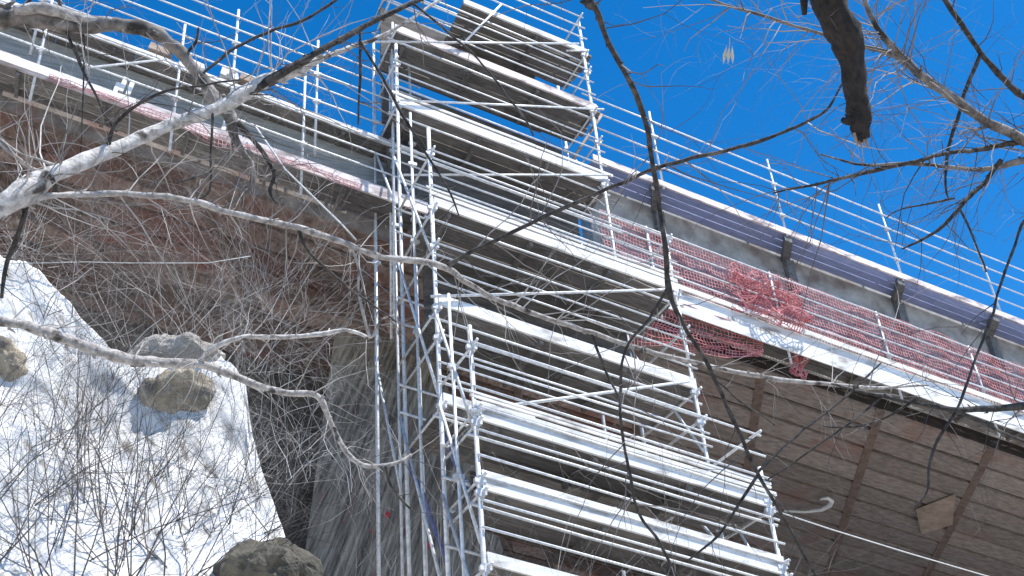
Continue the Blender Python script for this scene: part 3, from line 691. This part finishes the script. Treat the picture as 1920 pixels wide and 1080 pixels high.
# --- right hand tree
tp = at(2420, 520, 6.6)
T5 = Tree('bare_tree', (tp[0], tp[1], gz(tp)), 'bare tree at the right edge with long forking limbs against the sky', 15)
T5.trunk([(tp[0], tp[1], gz(tp)-.2), (tp[0]+.1, tp[1], 2.4), tuple(tp), (tp[0]+.4, tp[1]+.2, tp[2]+2.4), (tp[0]+.3, tp[1]+.5, tp[2]+4.5)], [.24, .18, .13, .08, .015], 'grey')
T5.limb([(2420,520,6.6,44),(2150,400,6.5,30),(2000,315,6.4,24),(1920,264,6.3,21),(1850,228,6.2,18),(1780,180,6.1,17),(1720,135,6.0,16),(1685,102,6.0,13),(1655,68,5.9,11),(1632,25,5.9,9),(1612,-30,5.9,8)], 'mottled', 64, (.3, .9), 'twigmid', .004, 2)
T5.limb([(1700,120,6.0,11),(1662,98,6.0,10),(1622,86,6.0,9),(1560,68,6.0,7),(1490,48,6.0,6),(1430,30,6.0,6),(1370,15,6.0,5),(1300,-10,6.0,4)], 'mottled', 40, (.3, .9), 'twigmid', .0035, 2)
T5.limb([(1960,262,6.35,15),(1880,272,6.3,10),(1800,283,6.2,8),(1720,300,6.1,8),(1640,318,6.1,8),(1580,335,6.0,7),(1520,348,6.0,5),(1450,362,6.0,3)], 'black', 34, (.3, .9), 'twigdark', .0035, 2)
T5.limb([(1980,290,6.4,16),(1900,305,6.3,12),(1860,314,6.3,10),(1780,312,6.2,7),(1700,305,6.1,7),(1620,308,6.1,5),(1540,290,6.0,3)], 'mottled', 18, (.2, .5), 'twigmid', .0035, 2)
T5.limb([(1880,300,6.3,12),(1850,335,6.3,9),(1815,368,6.25,9),(1796,395,6.2,8),(1765,428,6.2,7),(1735,447,6.2,6),(1690,470,6.2,3)], 'black', 14, (.25, .7), 'twigdark', .003, 2)
T5.limb([(1798,392,6.2,5),(1815,430,6.2,4),(1835,470,6.2,4),(1850,510,6.2,3)], 'black', 2, (.2,.4), 'twigdark', .0025)
T5.limb([(1790,372,6.2,4),(1740,382,6.2,4),(1690,392,6.2,3),(1660,410,6.2,2)], 'black', 2, (.2,.4), 'twigdark', .0025)
T5.limb([(2300,420,6.6,20),(2060,260,6.5,14),(1920,182,6.4,11),(1880,148,6.35,11),(1838,102,6.3,11),(1800,45,6.2,10),(1768,-10,6.2,9)], 'black', 22, (.25, .7), 'twigdark', .0035, 2, start=(tp[0]+.2, tp[1]+.1, tp[2]+1.0))
T5.limb([(1836,106,6.3,8),(1815,155,6.3,7),(1795,220,6.3,7),(1776,288,6.3,6),(1774,350,6.3,4),(1778,372,6.3,3)], 'black', 5, (.2,.4), 'twigdark', .003)
T5.limb([(2350,470,6.6,20),(2080,340,6.4,12),(1935,400,6.3,6),(1905,455,6.2,5),(1882,520,6.1,5),(1858,600,6.0,5),(1832,672,5.9,5),(1792,768,5.8,5),(1760,822,5.8,6),(1744,870,5.8,6),(1738,920,5.8,4),(1715,950,5.8,4)], 'black', 9, (.2, .5), 'twigdark', .003, 2, start=(tp[0]+.1, tp[1]+.05, tp[2]+.4))
T5.limb([(2330,800,6.5,24),(2100,768,6.2,18),(1920,763,6.0,14),(1840,766,5.95,12),(1790,768,5.9,10),(1720,757,5.9,6),(1640,742,5.9,5),(1560,722,5.9,4)], 'black', 14, (.25, .7), 'twigdark', .003, 2, start=(tp[0]+.03, tp[1], tp[2]-.9))
T5.limb([(1795,770,5.9,6),(1860,800,5.95,6),(1920,830,6.0,5),(1990,850,6.0,4)], 'black', 2, (.2, .4), 'twigdark', .003)
T5.limb([(1720,745,5.9,5),(1690,765,5.9,5),(1640,795,5.9,5),(1580,803,5.9,4),(1540,800,5.9,3)], 'black', 3, (.2, .4), 'twigdark', .003)
T5.limb([(1660,740,5.9,5),(1600,790,5.9,4),(1540,830,5.9,4),(1440,900,5.9,3)], 'black', 2, (.2,.4), 'twigdark', .003)
for (px, py, l) in ((1368, 85, 36),):      # a few dry leaves that stayed on
    b = MB()
    for k in range(3):
        p = Vector(at(px + k*5 - 5, py, 6.0)); q = Vector(at(px + k*9 - 12, py + l, 5.98)); mid = (p + q) / 2; sd_ = Vector(ROT[:, 0]) * .014
        b.quad(p, mid + sd_ + Vector((0, .01, 0)), q, mid - sd_, .5)
    b.tube([at(px, py - 14, 6.0), at(px, py + 2, 6.0)], .002, 4)
    b.build('dry_leaves', M['leaf'], T5.o)
T5.done()

# ------------------------------------------------------------------ brush on and above the white rock
def shrub(base, label, material, seed, n, L, r, lean=(0, 0, 1), spread=.45, lvl=3, kids=(2, 4), jit=.22):
    o = thing('bare_shrub', base, label, 'shrub', 'bare shrubs on and around the rock slope'); R = random.Random(seed); b = MB()
    for k in range(n):
        d = Vector(lean) + Vector((R.gauss(0, spread), R.gauss(0, spread), 0))
        grow(b, Vector(base) + Vector((R.uniform(-.45, .45), R.uniform(-.1, .1), 0)), d, L * R.uniform(.6, 1.1), r * R.uniform(.7, 1.2), lvl, R, -.02, kids, jit)
    b.build('stems', M[material], o); return o
def rp(px, py, lift=-.05):
    p = rock_point(px, py); d = ray(px, py); d = d / np.linalg.norm(d); return tuple(p + d * .05)
SH = [
    ((40, 1090), 'dark spindly shrub growing up the white slope in the lower left corner', 'twigdark', 7, 2.2, .010, (.15, -.1, 1)),
    ((160, 1110), 'dark shrub on the white slope between the corner shrub and the middle of the slope', 'twigdark', 7, 2.2, .010, (.0, -.1, 1)),
    ((290, 1130), 'dark wiry shrub low on the white slope directly below the tan boulder', 'twigdark', 7, 2.0, .010, (-.1, -.1, 1)),
    ((400, 1110), 'dark shrub beside the dark mossy boulder at the foot of the slope', 'twigdark', 6, 1.6, .009, (.05, -.1, 1)),
    ((100, 850), 'thin dark shrub halfway up the white slope below the ochre boulder', 'twigdark', 5, 1.5, .008, (.2, -.1, 1)),
    ((370, 900), 'thin dark shrub halfway up the slope right of the tan boulder', 'twigdark', 5, 1.2, .008, (.2, -.1, 1)),
    ((230, 930), 'grey twiggy shrub in the middle of the white slope', 'twigmid', 6, 1.6, .009, (-.2, -.1, 1)),
    ((470, 960), 'grey shrub on the right rim of the white slope against the dark cleft', 'twigpale', 6, 1.5, .010, (.25, -.1, 1)),
    ((500, 900), 'pale tangled shrub filling the dark cleft beside the striped pier', 'twigpale', 8, 1.5, .011, (.3, 0, 1)),
    ((330, 655), 'pale brush sprouting from the grey ledge in front of the brown soffit', 'twigpale', 9, 2.4, .009, (-.1, 0, 1)),
    ((210, 650), 'pale brush rising from the crest of the slope just left of the grey ledge', 'twigmid', 9, 2.6, .009, (-.1, 0, 1)),
    ((90, 530), 'grey brush growing on the top of the crest near the left edge', 'twigmid', 8, 2.2, .009, (.1, 0, 1)),
    ((430, 690), 'pale brush right of the grey ledge reaching towards the tower', 'twigpale', 9, 2.4, .009, (.3, 0, 1)),
]
SH += [
    ((10, 980), 'dark thin shrub at the left edge above the corner shrub', 'twigdark', 8, 2.0, .008, (.3, -.1, 1)),
    ((180, 990), 'dark thin shrub in the lower middle of the white slope', 'twigdark', 8, 1.8, .008, (-.3, -.1, 1)),
    ((330, 1010), 'dark thin shrub on the white slope left of the dark mossy boulder', 'twigdark', 8, 1.8, .008, (.3, -.1, 1)),
    ((230, 800), 'small dark shrub on the white slope just left of the tan boulder', 'twigdark', 6, 1.2, .007, (.3, -.1, 1)),
    ((30, 800), 'small dark shrub on the white slope just below the ochre boulder', 'twigdark', 6, 1.4, .007, (.2, -.1, 1)),
    ((440, 1000), 'small dark shrub directly above the dark mossy boulder', 'twigdark', 6, 1.0, .007, (.1, -.1, 1)),
    ((20, 500), 'pale brush at the left edge on the very top of the crest', 'twigpale', 10, 2.8, .009, (.15, 0, 1)),
    ((150, 600), 'dark brown brush on the crest behind the pale brush', 'twigdark', 10, 2.8, .010, (.25, 0, 1)),
    ((390, 650), 'fine grey brush on the right end of the grey ledge', 'twigmid', 10, 2.8, .008, (.15, 0, 1)),
]
for i, (pp, lab, mt, n, L, r_, lean) in enumerate(SH):
    dark_low = mt == 'twigdark' and pp[1] > 700
    shrub(rp(*pp), lab, mt, 40 + i, int(n * (1.9 if dark_low else 1.7)), L, r_ * (.85 if dark_low else .5), lean, .5 if dark_low else .7, 3, (3, 5), .22 if dark_low else .32)
def gshrub(px, py, d, lab, mt, n, L, seed, lean=(0, 0, 1)):
    p = at(px, py, d); p[2] = hill(p[0], p[1]); top_ = at(px, py, d)[2] - p[2]
    o = shrub(tuple(p), lab, mt, seed, n, L if L else top_, .016, lean, .14, 3, (3, 5), .12); return o
gshrub(700, 1040, 9.5, 'thin pale shrub in front of the foot of the striped pier', 'twigpale', 9, 2.8, 74, (.1, 0, 1))
gshrub(560, 1060, 9.8, 'thin grey shrub between the white slope and the striped pier', 'twigmid', 9, 3.0, 75, (.15, 0, 1))
gshrub(960, 1000, 9.0, 'tall bare shrub with pale stems below the lowest deck of the tower', 'twigpale', 9, 2.6, 71)
gshrub(1180, 1020, 8.6, 'tall bare shrub right of the pale stemmed one, under the lowest deck edge', 'twigmid', 9, 2.7, 72)
gshrub(1420, 1060, 9.0, 'bare shrub below the white cable in the lower right', 'twigmid', 7, 2.4, 73)
